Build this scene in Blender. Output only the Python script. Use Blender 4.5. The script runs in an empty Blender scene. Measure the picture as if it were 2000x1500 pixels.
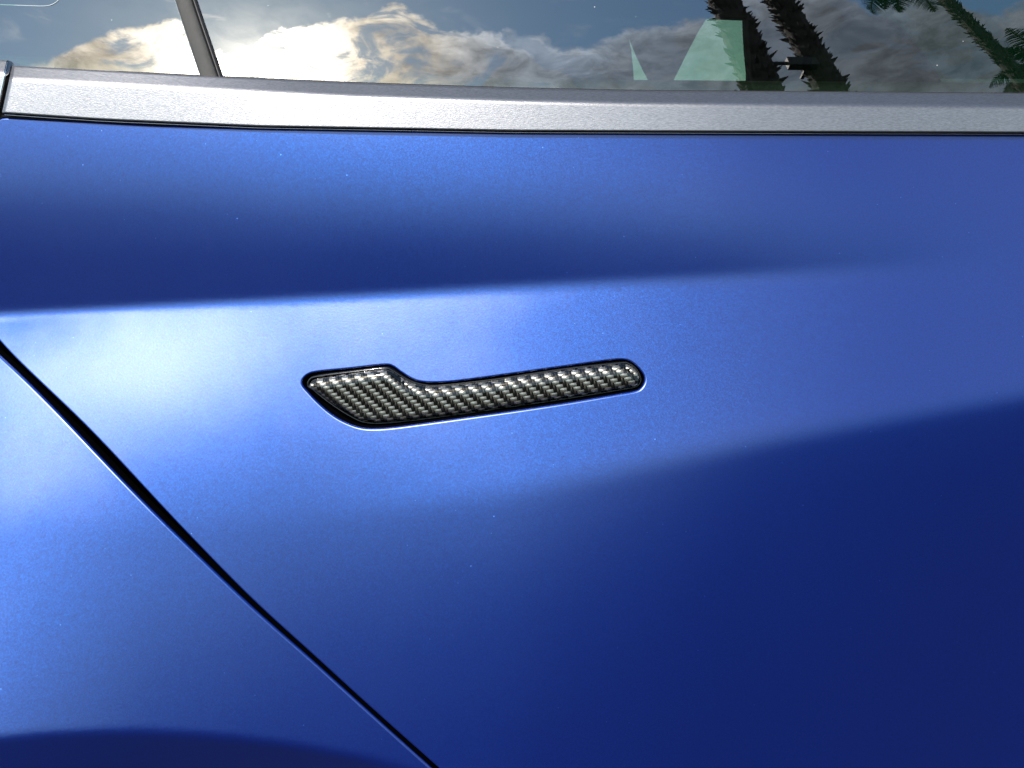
import bpy, bmesh, math, random
import numpy as np
from mathutils import Vector, Matrix
from mathutils.geometry import delaunay_2d_cdt
R = math.radians
random.seed(7); rng = np.random.default_rng(7)
sc = bpy.context.scene
COL = sc.collection

# ------------------------------------------------------------------ camera
PITCH, DIST, HZ, F = R(12.0), 0.468, 0.86, 1444.0      # F: focal length in photo pixels (2000 wide)
CAM = np.array([0.0, -DIST * math.cos(PITCH), HZ + DIST * math.sin(PITCH)])
cd = bpy.data.cameras.new('camera'); cam = bpy.data.objects.new('camera', cd); COL.objects.link(cam)
cam.location = CAM; cam.rotation_euler = (math.pi / 2 - PITCH, 0, 0)
cd.sensor_width = 36.0; cd.lens = 36.0 * F / 2000.0; cd.clip_start = 0.01; cd.clip_end = 3000
sc.camera = cam
cd.dof.use_dof = False
sc.view_settings.view_transform = 'Standard'; sc.view_settings.look = 'None'
sc.view_settings.exposure = 0.40; sc.view_settings.gamma = 1.0
sc.cycles.max_bounces = 10; sc.cycles.sample_clamp_indirect = 6.0
sc.cycles.use_denoising = True

SUN_AZ, SUN_EL = R(-37.5), R(48.2)                     # azimuth from -Y, positive towards +X
SUN = Vector((math.sin(SUN_AZ) * math.cos(SUN_EL), -math.cos(SUN_AZ) * math.cos(SUN_EL), math.sin(SUN_EL)))
SKY_STRENGTH = 0.15
sd = bpy.data.lights.new('sun', 'SUN'); sd.energy = 4.1; sd.angle = R(0.6); sd.color = (1.0, 0.94, 0.86)
so = bpy.data.objects.new('sun', sd); COL.objects.link(so)
so.rotation_euler = SUN.to_track_quat('Z', 'Y').to_euler(); so.location = (0, -5, 8)

# ------------------------------------------------------------------ pixel measuring helpers
UPV = np.array([0, math.sin(PITCH), math.cos(PITCH)]); FWD = np.array([0, math.cos(PITCH), -math.sin(PITCH)])
def ray(px, py):
    px = np.asarray(px, float); py = np.asarray(py, float)
    a = (px - 1000) / F; b = (750 - py) / F
    return np.stack([a, b * UPV[1] + FWD[1], b * UPV[2] + FWD[2]], -1)
def proj(x, y, z):
    dx, dy, dz = x - CAM[0], y - CAM[1], z - CAM[2]
    dep = dy * FWD[1] + dz * FWD[2]; up = dy * UPV[1] + dz * UPV[2]
    return 1000 + F * dx / dep, 750 - F * up / dep
def hit(px, py, fy, n=12):
    """point of the surface y = fy(x, z) seen at a photo pixel"""
    d = ray(px, py); y = np.zeros(d.shape[:-1])
    for _ in range(n):
        t = (y - CAM[1]) / d[..., 1]
        x = CAM[0] + d[..., 0] * t; z = CAM[2] + d[..., 2] * t
        y = 0.3 * y + 0.7 * fy(x, z)
    t = (y - CAM[1]) / d[..., 1]
    return np.stack([CAM[0] + d[..., 0] * t, y, CAM[2] + d[..., 2] * t], -1)
def sstep(a, b, v):
    t = np.clip((v - a) / (b - a), 0, 1); return t * t * (3 - 2 * t)

# ------------------------------------------------------------------ window glass surface (needed by the sky measurements)
ZG, YG, TG = 1.045, 0.048, R(20.0)
def f_glass(x, z):
    dz = z - ZG
    tl = math.tan(TG)
    return YG + tl * dz + 0.5 * 0.80 * dz * dz - math.tan(R(4.0)) * x + (x + 0.14) ** 2 / (2 * 6.0)
def n_glass(x, z):
    dx = -math.tan(R(4.0)) + (x + 0.14) / 6.0; dz = math.tan(TG) + 0.80 * (z - ZG)
    n = np.stack([dx, -np.ones_like(dx), dz], -1)
    return n / np.linalg.norm(n, axis=-1, keepdims=True)
def reflect(px, py):
    p = hit(px, py, f_glass); n = n_glass(p[..., 0], p[..., 2])
    d = ray(px, py); d = d / np.linalg.norm(d, axis=-1, keepdims=True)
    r = d - 2 * (d * n).sum(-1, keepdims=True) * n
    return p, r
def azel(px, py):
    p, r = reflect(np.asarray(px, float), np.asarray(py, float))
    return np.degrees(np.arctan2(r[..., 0], -r[..., 1])), np.degrees(np.arcsin(r[..., 2]))
for q in ((600, 120), (0, 100), (0, 0), (1000, 0), (1000, 170), (2000, 0), (2000, 170)):
    print('AZEL', q, [round(float(v), 1) for v in azel(*q)])

# ------------------------------------------------------------------ node helper
class NT:
    def __init__(s, tree): s.t = tree; s.n = tree.nodes; s.l = tree.links
    def node(s, typ, **kw):
        nd = s.n.new(typ)
        ins = kw.pop('ins', {})
        for k, v in kw.items(): setattr(nd, k, v)
        for k, v in ins.items(): s.put(nd.inputs[k], v)
        return nd
    def put(s, sock, v):
        if isinstance(v, bpy.types.NodeSocket): s.l.new(v, sock)
        elif v is not None: sock.default_value = v
    def math(s, op, a, b=None, c=None, clamp=False):
        nd = s.n.new('ShaderNodeMath'); nd.operation = op; nd.use_clamp = clamp
        for i, v in enumerate((a, b, c)): s.put(nd.inputs[i], v)
        return nd.outputs[0]
    def vmath(s, op, a, b=None, scale=None):
        nd = s.n.new('ShaderNodeVectorMath'); nd.operation = op
        s.put(nd.inputs[0], a); s.put(nd.inputs[1], b)
        if scale is not None: s.put(nd.inputs['Scale'], scale)
        return nd.outputs['Value'] if op in ('DOT_PRODUCT', 'LENGTH', 'DISTANCE') else nd.outputs[0]
    def mix(s, fac, a, b, blend='MIX'):
        nd = s.n.new('ShaderNodeMix'); nd.data_type = 'RGBA'; nd.blend_type = blend
        s.put(nd.inputs[0], fac); s.put(nd.inputs[6], a); s.put(nd.inputs[7], b)
        return nd.outputs[2]
    def noise(s, vec, scale, detail=3.0, rough=0.55, dist=0.0, out=0):
        nd = s.n.new('ShaderNodeTexNoise'); s.put(nd.inputs['Vector'], vec)
        nd.inputs['Scale'].default_value = scale; nd.inputs['Detail'].default_value = detail
        nd.inputs['Roughness'].default_value = rough; nd.inputs['Distortion'].default_value = dist
        return nd.outputs[out]
    def sm(s, v, a, b, to0=0.0, to1=1.0):
        nd = s.n.new('ShaderNodeMapRange'); nd.interpolation_type = 'SMOOTHSTEP'
        s.put(nd.inputs[0], v); s.put(nd.inputs[1], a); s.put(nd.inputs[2], b); s.put(nd.inputs[3], to0); s.put(nd.inputs[4], to1)
        return nd.outputs[0]
    def curve(s, v, pts):
        nd = s.n.new('ShaderNodeFloatCurve'); c = nd.mapping.curves[0]
        pts = sorted(pts)
        c.points[0].location = pts[0]; c.points[1].location = pts[-1]
        for p in pts[1:-1]: c.points.new(*p)
        for p in c.points: p.handle_type = 'AUTO_CLAMPED'
        nd.mapping.update(); s.put(nd.inputs['Value'], v)
        return nd.outputs[0]

# ------------------------------------------------------------------ sky: Nishita with broken cloud banks
w = bpy.data.worlds.new('World'); sc.world = w; w.use_nodes = True
W = NT(w.node_tree); W.n.clear()
tc = W.node('ShaderNodeTexCoord').outputs['Generated']
sky = W.node('ShaderNodeTexSky', sky_type='NISHITA', sun_disc=False, sun_elevation=SUN_EL,
             sun_rotation=math.atan2(SUN.x, SUN.y), altitude=20.0, air_density=1.5, dust_density=0.5, ozone_density=1.0)
sx = W.node('ShaderNodeSeparateXYZ', ins={0: tc})
az = W.math('MULTIPLY', W.math('ARCTAN2', sx.outputs[0], W.math('MULTIPLY', sx.outputs[1], -1.0)), 180 / math.pi)
el = W.math('MULTIPLY', W.math('ARCSINE', sx.outputs[2]), 180 / math.pi)
AZ0, AZ1, EL0, EL1 = -90.0, 90.0, 20.0, 90.0
top_px = [(-60, 140), (100, 128), (160, 105), (220, 75), (310, 52), (380, 45), (425, 95), (480, 92), (530, 66), (600, 42),
          (650, 30), (700, 36), (745, 14), (790, 6), (830, 30), (855, 52), (930, 62), (1000, 62), (1055, 66),
          (1090, 92), (1150, 100), (1200, 76), (1300, 44), (1390, 24), (1460, 0), (1560, -30), (1700, 10), (1800, -10), (1990, 20)]
tp = np.array(top_px, float); ta, te = azel(tp[:, 0], tp[:, 1])
cpts = [(float((a - AZ0) / (AZ1 - AZ0)), float((e - EL0) / (EL1 - EL0))) for a, e in zip(ta, te)]
cpts = [(0.0, 0.40)] + [c for c in cpts if 0.02 < c[0] < 0.98] + [(1.0, 0.45)]
ctop = W.math('MULTIPLY_ADD', W.curve(W.math('DIVIDE', W.math('SUBTRACT', az, AZ0), AZ1 - AZ0), cpts), EL1 - EL0, EL0)
n1 = W.noise(tc, 13.0, 10.0, 0.64, 0.5); n2 = W.noise(tc, 40.0, 9.0, 0.62, 0.4)
edge = W.math('ADD', W.math('MULTIPLY', W.math('SUBTRACT', n1, 0.5), 4.5), W.math('MULTIPLY', W.math('SUBTRACT', n2, 0.5), 2.5))
dlt = W.math('ADD', W.math('SUBTRACT', ctop, el), edge)
mask = W.sm(dlt, -0.35, 0.9)
holes = W.sm(W.noise(W.vmath('MULTIPLY', tc, (1.0, 1.0, 1.7)), 11.0, 10.0, 0.62, 0.9), 0.36, 0.52, 0.0, 1.0)    # ragged gaps of blue inside the banks
mask = W.math('MULTIPLY', mask, W.math('MAXIMUM', holes, W.math('MAXIMUM', W.sm(el, 46.0, 38.0, 0.0, 1.0), W.sm(az, -18.0, 8.0, 0.15, 0.85))))
# thin high wisps
st = W.vmath('MULTIPLY', tc, (2.2, 2.2, 6.0))
wis = W.math('MULTIPLY', W.sm(W.noise(st, 3.4, 8.0, 0.62, 0.8), 0.53, 0.75), 0.30)
mask = W.math('MAXIMUM', mask, wis)
cosd = W.vmath('DOT_PRODUCT', tc, tuple(SUN))
ang = W.math('MULTIPLY', W.math('ARCCOSINE', W.math('MINIMUM', cosd, 0.999999)), 180 / math.pi)
g1 = W.math('POWER', 2.718, W.math('MULTIPLY', W.math('POWER', W.math('DIVIDE', ang, 4.6), 2.0), -1.0))
g2 = W.math('POWER', 2.718, W.math('MULTIPLY', W.math('DIVIDE', ang, 10.0), -1.0))
shade = W.sm(W.noise(W.vmath('MULTIPLY', tc, (1.0, 1.0, 1.9)), 17.0, 11.0, 0.64, 0.5), 0.28, 0.72, 0.52, 1.25)
rim = W.sm(dlt, 0.2, 4.5, 1.35, 0.8)
lum = W.math('MULTIPLY', W.math('MULTIPLY', shade, rim), W.math('ADD', W.math('MULTIPLY_ADD', g2, 5.0, 0.24), W.math('MULTIPLY', W.math('POWER', 2.718, W.math('MULTIPLY', W.math('DIVIDE', ang, 32.0), -1.0)), 1.05)))
lum = W.math('ADD', W.math('MULTIPLY', lum, W.sm(el, 30.0, 43.0, 1.5, 1.0)), W.sm(el, 28.0, 43.0, 1.15, 0.0))   # low sky brightened on purpose, added to lighten reflections in the paint
lum = W.math('MULTIPLY_ADD', g1, W.math('MULTIPLY', shade, 26.0), lum)
warm = W.mix(W.sm(g2, 0.08, 0.34), (0.78, 0.90, 1.06, 1), (1.0, 0.89, 0.72, 1))
ccol = W.vmath('SCALE', warm, scale=W.math('MULTIPLY', lum, 0.8))
fade = W.sm(el, 9.0, 31.0, 0.12, 1.0)
mask = W.math('MULTIPLY', mask, fade)
bs = W.vmath('MULTIPLY', sky.outputs[0], (0.80, 1.0, 1.06))
# thin bright veil round the sun
veil = W.math('MULTIPLY', g2, 0.12)
mask = W.math('MAXIMUM', mask, veil)
out = W.mix(mask, bs, W.vmath('SCALE', ccol, scale=1.0 / SKY_STRENGTH))
bg = W.node('ShaderNodeBackground', ins={'Color': out, 'Strength': SKY_STRENGTH})
wo = W.node('ShaderNodeOutputWorld', ins={'Surface': bg.outputs[0]})

# ------------------------------------------------------------------ objects helpers
def mesh_obj(name, verts, faces, m, parent=None, smooth=True, normals=None, vcols=None):
    me = bpy.data.meshes.new(name)
    me.from_pydata([tuple(map(float, v)) for v in verts], [], [tuple(map(int, f)) for f in faces])
    me.materials.append(m)
    if smooth: me.shade_smooth()
    if normals is not None:
        me.normals_split_custom_set_from_vertices([tuple(map(float, n)) for n in normals])
    me.update()
    o = bpy.data.objects.new(name, me); COL.objects.link(o)
    if parent is not None: adopt(o, parent)
    return o
def adopt(o, parent):
    o.parent = parent
    o.matrix_parent_inverse = Matrix.Translation(-world_loc(parent))
def world_loc(o):
    v = Vector(o.location); p = o.parent
    if p is not None: v = v + world_loc(p) + o.matrix_parent_inverse.translation
    return v
def tag(o, label=None, cat=None, group=None, kind=None):
    for k, v in (('label', label), ('category', cat), ('group', group), ('kind', kind)):
        if v: o[k] = v
    return o
def empty(name, loc):
    o = bpy.data.objects.new(name, None); COL.objects.link(o); o.location = loc; o.empty_display_size = 0.1
    return o
def grid_faces(nr, ncol, off=0, close=False):
    fs = []
    for r in range(nr - 1):
        for c in range(ncol - (0 if close else 1)):
            a = off + r * ncol + c; b = off + r * ncol + (c + 1) % ncol
            fs.append((a, b, b + ncol, a + ncol))
    return fs
def loft(name, rows, m, parent=None, smooth=True, normals=None, flip=False):
    rows = np.asarray(rows); nr, nc = rows.shape[:2]
    fs = grid_faces(nr, nc)
    if flip: fs = [f[::-1] for f in fs]
    return mesh_obj(name, rows.reshape(-1, 3), fs, m, parent, smooth, normals)
def boxes(name, lst, m, parent=None, bevel=0.0):
    bm = bmesh.new()
    for (c, s) in lst:
        r = bmesh.ops.create_cube(bm, size=1.0)
        for v in r['verts']: v.co = Vector((c[0] + v.co.x * s[0], c[1] + v.co.y * s[1], c[2] + v.co.z * s[2]))
    if bevel: bmesh.ops.bevel(bm, geom=bm.edges[:], offset=bevel, segments=3, profile=0.5, affect='EDGES')
    me = bpy.data.meshes.new(name); bm.to_mesh(me); bm.free(); me.materials.append(m)
    o = bpy.data.objects.new(name, me); COL.objects.link(o)
    if parent is not None: adopt(o, parent)
    return o

# ------------------------------------------------------------------ materials
def mat(name):
    m = bpy.data.materials.new(name); m.use_nodes = True
    T = NT(m.node_tree); T.n.clear()
    T.out = T.node('ShaderNodeOutputMaterial'); return m, T
def principled(T, **kw):
    p = T.node('ShaderNodeBsdfPrincipled')
    for k, v in kw.items(): T.put(p.inputs[k.replace('_', ' ')], v)
    T.l.new(p.outputs[0], T.out.inputs[0]); return p
def simple(name, col, rough=0.5, metal=0.0, bump=0.0, bscale=900.0, var=0.0, **kw):
    m, T = mat(name)
    g = T.node('ShaderNodeNewGeometry')
    c = (*col, 1)
    if var:
        nz = T.noise(g.outputs['Position'], bscale * 0.07, 5)
        c = T.mix(nz, tuple(max(0, v * (1 - var)) for v in col) + (1,), tuple(v * (1 + var) for v in col) + (1,))
    p = principled(T, Base_Color=c, Roughness=rough, Metallic=metal, **kw)
    if bump:
        b = T.node('ShaderNodeBump', ins={'Height': T.noise(g.outputs['Position'], bscale, 4, 0.6), 'Strength': 1.0, 'Distance': bump})
        T.l.new(b.outputs[0], p.inputs['Normal'])
    return m

def paint_material():
    m, T = mat('satin_blue_flake')
    g = T.node('ShaderNodeNewGeometry'); P = g.outputs['Position']; N = g.outputs['Normal']
    v = T.node('ShaderNodeTexVoronoi', ins={'Vector': P, 'Scale': 1700.0})
    rnd = T.vmath('SUBTRACT', v.outputs['Color'], (0.5, 0.5, 0.5))
    v2 = T.node('ShaderNodeTexVoronoi', ins={'Vector': P, 'Scale': 620.0})
    s2 = T.node('ShaderNodeSeparateColor', ins={0: v2.outputs['Color']})
    rare = T.math('MULTIPLY', T.math('GREATER_THAN', s2.outputs[0], 0.9965), T.math('LESS_THAN', v2.outputs['Distance'], 0.22))
    rnd2 = T.vmath('SCALE', T.vmath('SUBTRACT', v2.outputs['Color'], (0.98, 0.5, 0.45)), scale=T.math('MULTIPLY', rare, 0.35))
    lum_n = T.noise(P, 260.0, 2, 0.5, out=1)
    nn = T.vmath('ADD', N, T.vmath('SCALE', rnd, scale=0.10))
    nn = T.vmath('ADD', nn, rnd2)
    nn = T.vmath('ADD', nn, T.vmath('SCALE', T.vmath('SUBTRACT', lum_n, (0.5, 0.5, 0.5)), scale=0.03))
    nn = T.vmath('NORMALIZE', nn)
    sv = T.node('ShaderNodeSeparateColor', ins={0: v.outputs['Color']})
    col = T.mix(sv.outputs[1], (0.0006, 0.031, 0.148, 1), (0.002, 0.049, 0.22, 1))
    col = T.mix(rare, col, (0.05, 0.16, 0.5, 1))
    cb = T.node('ShaderNodeBump', ins={'Height': T.noise(P, 700.0, 2, 0.5), 'Strength': 0.6, 'Distance': 0.00003})
    smudge = T.sm(T.noise(P, 9.0, 5, 0.6), 0.35, 0.7, 0.33, 0.37)
    flake = T.node('ShaderNodeBsdfAnisotropic', distribution='BECKMANN', ins={'Color': col, 'Roughness': 0.47, 'Normal': nn})
    pig = T.node('ShaderNodeBsdfDiffuse', ins={'Color': (0.0, 0.022, 0.36, 1)})
    base = T.node('ShaderNodeMixShader', ins={0: 0.22, 1: flake.outputs[0], 2: pig.outputs[0]})
    fr = T.node('ShaderNodeFresnel', ins={'IOR': 1.66, 'Normal': cb.outputs[0]})
    coat = T.node('ShaderNodeBsdfAnisotropic', distribution='BECKMANN', ins={'Color': (1, 1, 1, 1), 'Roughness': smudge, 'Normal': cb.outputs[0]})
    mx = T.node('ShaderNodeMixShader', ins={0: fr.outputs[0], 1: base.outputs[0], 2: coat.outputs[0]})
    T.l.new(mx.outputs[0], T.out.inputs[0])
    return m
def brushed_material():
    m, T = mat('brushed_aluminium')
    g = T.node('ShaderNodeNewGeometry'); P = g.outputs['Position']
    st = T.vmath('MULTIPLY', P, (1.0, 7.0, 7.0))
    a = T.noise(st, 420.0, 4, 0.65); b = T.noise(P, 1500.0, 2, 0.6)
    h = T.math('MULTIPLY_ADD', b, 0.45, a)
    bp = T.node('ShaderNodeBump', ins={'Height': h, 'Strength': 1.0, 'Distance': 0.00011})
    col = T.mix(T.sm(a, 0.3, 0.7), (0.24, 0.235, 0.245, 1), (0.38, 0.37, 0.385, 1))
    principled(T, Base_Color=col, Metallic=1.0, Roughness=0.40, Normal=bp.outputs[0])
    return m
def glass_material(name, tint, ior):
    m, T = mat(name)
    fr = T.node('ShaderNodeFresnel', ins={'IOR': ior})
    tr = T.node('ShaderNodeBsdfTransparent', ins={'Color': (*tint, 1)})
    gl = T.node('ShaderNodeBsdfGlossy', ins={'Color': (1, 1, 1, 1), 'Roughness': 0.0})
    gg = T.node('ShaderNodeNewGeometry')
    fo_ = T.math('MULTIPLY', fr.outputs[0], T.math('SUBTRACT', 1.0, gg.outputs['Backfacing']))
    mx = T.node('ShaderNodeMixShader', ins={0: fo_, 1: tr.outputs[0], 2: gl.outputs[0]})
    # faint dust specks on the outside
    g = T.node('ShaderNodeNewGeometry')
    v = T.node('ShaderNodeTexVoronoi', ins={'Vector': g.outputs['Position'], 'Scale': 110.0})
    s = T.node('ShaderNodeSeparateColor', ins={0: v.outputs['Color']})
    d = T.math('MULTIPLY', T.math('GREATER_THAN', s.outputs[0], 0.93), T.math('LESS_THAN', v.outputs['Distance'], 0.05))
    df = T.node('ShaderNodeBsdfDiffuse', ins={'Color': (0.6, 0.6, 0.58, 1)})
    m2 = T.node('ShaderNodeMixShader', ins={0: T.math('MULTIPLY', d, 0.5), 1: mx.outputs[0], 2: df.outputs[0]})
    T.l.new(m2.outputs[0], T.out.inputs[0]); return m
def carbon_material(name, k):
    m, T = mat(name)
    at = T.node('ShaderNodeAttribute', attribute_name='shell_n')
    uv = T.node('ShaderNodeUVMap', uv_map='fibre')
    su = T.node('ShaderNodeSeparateXYZ', ins={0: uv.outputs[0]})
    fib = T.noise(T.node('ShaderNodeCombineXYZ', ins={0: T.math('MULTIPLY', su.outputs[0], 0.4), 1: T.math('MULTIPLY', su.outputs[1], 9.0)}).outputs[0], 1.0, 3)
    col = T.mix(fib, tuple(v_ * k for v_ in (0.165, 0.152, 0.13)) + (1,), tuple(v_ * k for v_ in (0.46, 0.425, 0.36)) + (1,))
    tg = T.node('ShaderNodeTangent', direction_type='UV_MAP', uv_map='fibre')
    principled(T, Base_Color=col, Metallic=0.9, Roughness=0.34, Anisotropic=0.75, Anisotropic_Rotation=0.0, Tangent=tg.outputs[0],
               Coat_Weight=1.0, Coat_Roughness=0.04, Coat_IOR=1.5, Coat_Normal=at.outputs['Vector'])
    return m
M_PAINT = paint_material(); M_BRUSH = brushed_material(); M_CARB = carbon_material('carbon_weft', 1.0); M_CARB_SHADED = carbon_material('carbon_warp_shaded', 0.02)  # same carbon; warp copy darkened, its unlit look painted into the colour
M_GLASS = glass_material('tinted_glass', (0.70, 0.82, 0.67), 2.9)
M_GLASSF = glass_material('dark_tinted_glass', (0.065, 0.125, 0.09), 1.45)
M_GLASSC = glass_material('green_glass', (0.58, 0.59, 0.56), 1.45)
M_RUBBER = simple('black_rubber', (0.012, 0.011, 0.012), 0.55, bump=0.0001, bscale=2500)
M_GLOSSB = simple('gloss_black', (0.006, 0.006, 0.007), 0.10, Coat_Weight=0.5)
M_PLAST = simple('textured_black_plastic', (0.030, 0.028, 0.026), 0.62, bump=0.00025, bscale=2600, var=0.4)
M_CHROME = simple('bright_metal_bead', (0.70, 0.68, 0.68), 0.16, 1.0)
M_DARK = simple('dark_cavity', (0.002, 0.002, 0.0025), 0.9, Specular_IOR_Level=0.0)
M_CABIN = simple('black_cabin_lining', (0.010, 0.010, 0.011), 0.9, bump=0.0004, bscale=900)
M_SEAT = simple('dark_seat_leather', (0.008, 0.008, 0.009), 0.6, bump=0.0004, bscale=700)
M_ASPH = simple('asphalt', (0.022, 0.0215, 0.021), 0.9, bump=0.004, bscale=90, var=0.35)
M_TRUNK = simple('palm_bark', (0.030, 0.024, 0.018), 0.9, bump=0.01, bscale=60, var=0.5)
M_FROND = simple('palm_leaf', (0.022, 0.042, 0.012), 0.5, var=0.4, bscale=40)
M_STEM = simple('palm_leaf_stalk', (0.09, 0.085, 0.035), 0.6, var=0.3, bscale=60)
M_LAMPB = simple('black_lamp_housing', (0.010, 0.010, 0.010), 0.6)
M_ETCH = simple('pale_glass_edge', (0.20, 0.26, 0.30), 0.4)

# ------------------------------------------------------------------ ground
gp = [(-220, -220, 0), (220, -220, 0), (220, 220, 0), (-220, 220, 0)]
tag(mesh_obj('ground', gp, [(0, 1, 2, 3)], M_ASPH, smooth=False), kind='structure')

# unseen dark ring, added to darken low reflections in paint and handle
_n = 240; _a = np.linspace(0, 2 * math.pi, _n, endpoint=False); _rw = []
for _r, _h in ((120, -0.5), (128, 6.0), (140, 9.5), (160, 12.0), (190, 11.0), (215, -1.0)):
    _hh = _h * (1 + 0.22 * np.sin(_a * 7 + 1) + 0.14 * np.sin(_a * 19 + _r) + 0.10 * rng.uniform(-1, 1, _n)) if _h > 0 else np.full(_n, _h)
    _rw.append(np.stack([_r * np.cos(_a), _r * np.sin(_a), _hh], 1))
tag(mesh_obj('added_horizon', np.vstack(_rw), grid_faces(len(_rw), _n, close=True), simple('dark_horizon', (0.030, 0.042, 0.020), 0.9, var=0.5, bscale=6.0)), kind='structure')

# ------------------------------------------------------------------ body side as a height field y = f(x, z) integrated from its tilt
X0, X1, Z0, Z1, H = -0.85, 1.05, 0.33, 1.09, 0.002
gx = np.arange(X0, X1 + 1e-9, H); gz = np.arange(Z0, Z1 + 1e-9, H)
GX, GZ = np.meshgrid(gx, gz)
def gblur(a, sx_, sz_):
    def k(s):
        n = max(1, int(3 * s)); t = np.arange(-n, n + 1); v = np.exp(-t * t / (2 * s * s)); return v / v.sum(), n
    for ax, s in ((1, sx_), (0, sz_)):
        kk, n = k(s / H)
        pad = [(0, 0), (0, 0)]; pad[ax] = (n, n)
        p = np.pad(a, pad, mode='edge'); r = np.zeros_like(a)
        for i, wgt in enumerate(kk):
            r += wgt * (p[:, i:i + a.shape[1]] if ax == 1 else p[i:i + a.shape[0], :])
        a = r
    return a
CREASE = ([-500, 0, 300, 600, 1000, 1400, 1700, 2000, 2600], [635, 615, 598, 582, 560, 543, 530, 515, 480])
TOPL = ([-500, 0, 300, 500, 1000, 2000, 2600], [215, 232, 248, 254, 262, 266, 267])
LOWL = ([-400, 0, 300, 600, 1000, 1500, 2000, 2600], [1000, 1000, 1000, 990, 940, 835, 750, 650])
UPC = [-400, 0, 300, 600, 1000, 1400, 1700, 2000]                       # reflected elevation aimed at, per column
UPT = [0, .25, .5, .75, 1]
UPE = [(25, 11, -7, -14, -16), (25, 12, -6, -14, -16), (25, 14, -3, -13, -16), (26, 17, 2, -10, -14), (30, 23, 8, -7, -13),
       (32, 28, 17, 3, -8), (32, 30, 25, 16, 7), (31, 31, 30, 29, 29)]
LOC = [-400, 0, 300, 600, 1000, 1500, 2000, 2400]
LOV = [0, .5, 1.0, 1.09, 1.3, 1.6, 2.0, 2.6]                              # <1: crease to lower line; >1: (py-L)/500 below it
LOE = [(70, 47, 37, 34, 30, 25, 16, 0), (70, 48, 36, 31, 27, 22, 12, 0), (56, 40, 22, 16, 11, 3, -6, -14), (36, 29, 15, 9, 3, -5, -14, -21),
       (34, 31, 24, 8, 0, -9, -19, -28), (32, 31, 29, -8, -14, -20, -28, -36), (29, 29, 29, -14, -22, -28, -34, -40), (29, 29, 29, -14, -22, -28, -34, -40)]
def table(cols, rows, vals, px, v):
    px = np.clip(px, cols[0], cols[-1]); v = np.clip(v, rows[0], rows[-1])
    A = np.array(vals, float); ci = np.interp(px, cols, np.arange(len(cols))); ri = np.interp(v, rows, np.arange(len(rows)))
    c0 = np.minimum(ci.astype(int), len(cols) - 2); r0 = np.minimum(ri.astype(int), len(rows) - 2)
    a, b = ci - c0, ri - r0
    return (A[c0, r0] * (1 - b) + A[c0, r0 + 1] * b) * (1 - a) + (A[c0 + 1, r0] * (1 - b) + A[c0 + 1, r0 + 1] * b) * a
def samp(A, x, z):
    i = np.clip((np.asarray(x) - X0) / H, 0, A.shape[1] - 1.001); j = np.clip((np.asarray(z) - Z0) / H, 0, A.shape[0] - 1.001)
    i0 = i.astype(int); j0 = j.astype(int); a = i - i0; b = j - j0
    return (A[j0, i0] * (1 - a) + A[j0, i0 + 1] * a) * (1 - b) + (A[j0 + 1, i0] * (1 - a) + A[j0 + 1, i0 + 1] * a) * b
Y = np.zeros_like(GX)
iz0 = int((0.855 - Z0) / H)
for it in range(6):
    px, py = proj(GX, Y, GZ); py = np.clip(py, -200, 2300); px = np.clip(px, -900, 2900)
    cr = np.interp(px, *CREASE); tl = np.interp(px, *TOPL); lw = np.interp(px, *LOWL)
    eu = table(UPC, UPT, UPE, px, (py - tl) / (cr - tl))
    v = np.where(py < lw, (py - cr) / (lw - cr), 1 + (py - lw) / 500.0)
    el_ = table(LOC, LOV, LOE, px, v)
    ec = np.degrees(PITCH) - np.degrees(np.arctan((750 - py) / F))
    Tu = gblur((eu + ec) / 2, 0.012, 0.005); Tl = gblur((el_ + ec) / 2, 0.012, 0.0035)
    wd = np.interp(px, [0, 800, 1500, 2000], [13, 13, 22, 40])
    T = Tu + (Tl - Tu) * sstep(-1, 1, (py - cr) / wd)
    arc = 1428 + (px - 230) ** 2 * 0.000222
    T = T - 30 * sstep(-9, 14, py - arc) * sstep(900, 700, px)
    T = np.clip(T, -40, 45)
    tan = np.tan(np.radians(T))
    cum = np.cumsum((tan + np.roll(tan, 1, 0)) * 0.5 * H, axis=0)
    Y = cum - cum[iz0:iz0 + 1, :]
    tp_ = np.linspace(0, 2000, 41); th_ = [hit(np.array([p]), np.array([np.interp(p, *TOPL) + 4.0]), lambda x, z: samp(Y, x, z))[0] for p in tp_]
    tt_ = hit(tp_, np.interp(tp_, [-500, 20, 350, 700, 1000, 1230, 2000, 2600], [100, 129, 146, 162, 172, 177, 183, 186]), f_glass)
    want = tt_[:, 1] - 0.0172; have = np.array([h_[1] for h_ in th_]); xs_ = np.array([h_[0] for h_ in th_])
    pc = np.polyfit(xs_, want - have, 3); pc[-1] = 0.0 if it < 0 else pc[-1]
    xcl = np.clip(GX, -0.5, 0.5); base = np.polyval(pc, xcl) + np.polyval(np.polyder(pc), xcl) * (GX - xcl)
    Y = Y + base
    print('PLAN', it, [round(float(v_), 4) for v_ in pc], 'resid', round(float(np.abs(want - have - np.polyval(pc, xs_)).max()), 4))
FY = Y; FZ = np.gradient(Y, H, axis=0); FX = gblur(np.gradient(Y, H, axis=1), 0.004, 0.0005)
f_body = lambda x, z: samp(FY, x, z)

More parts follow.
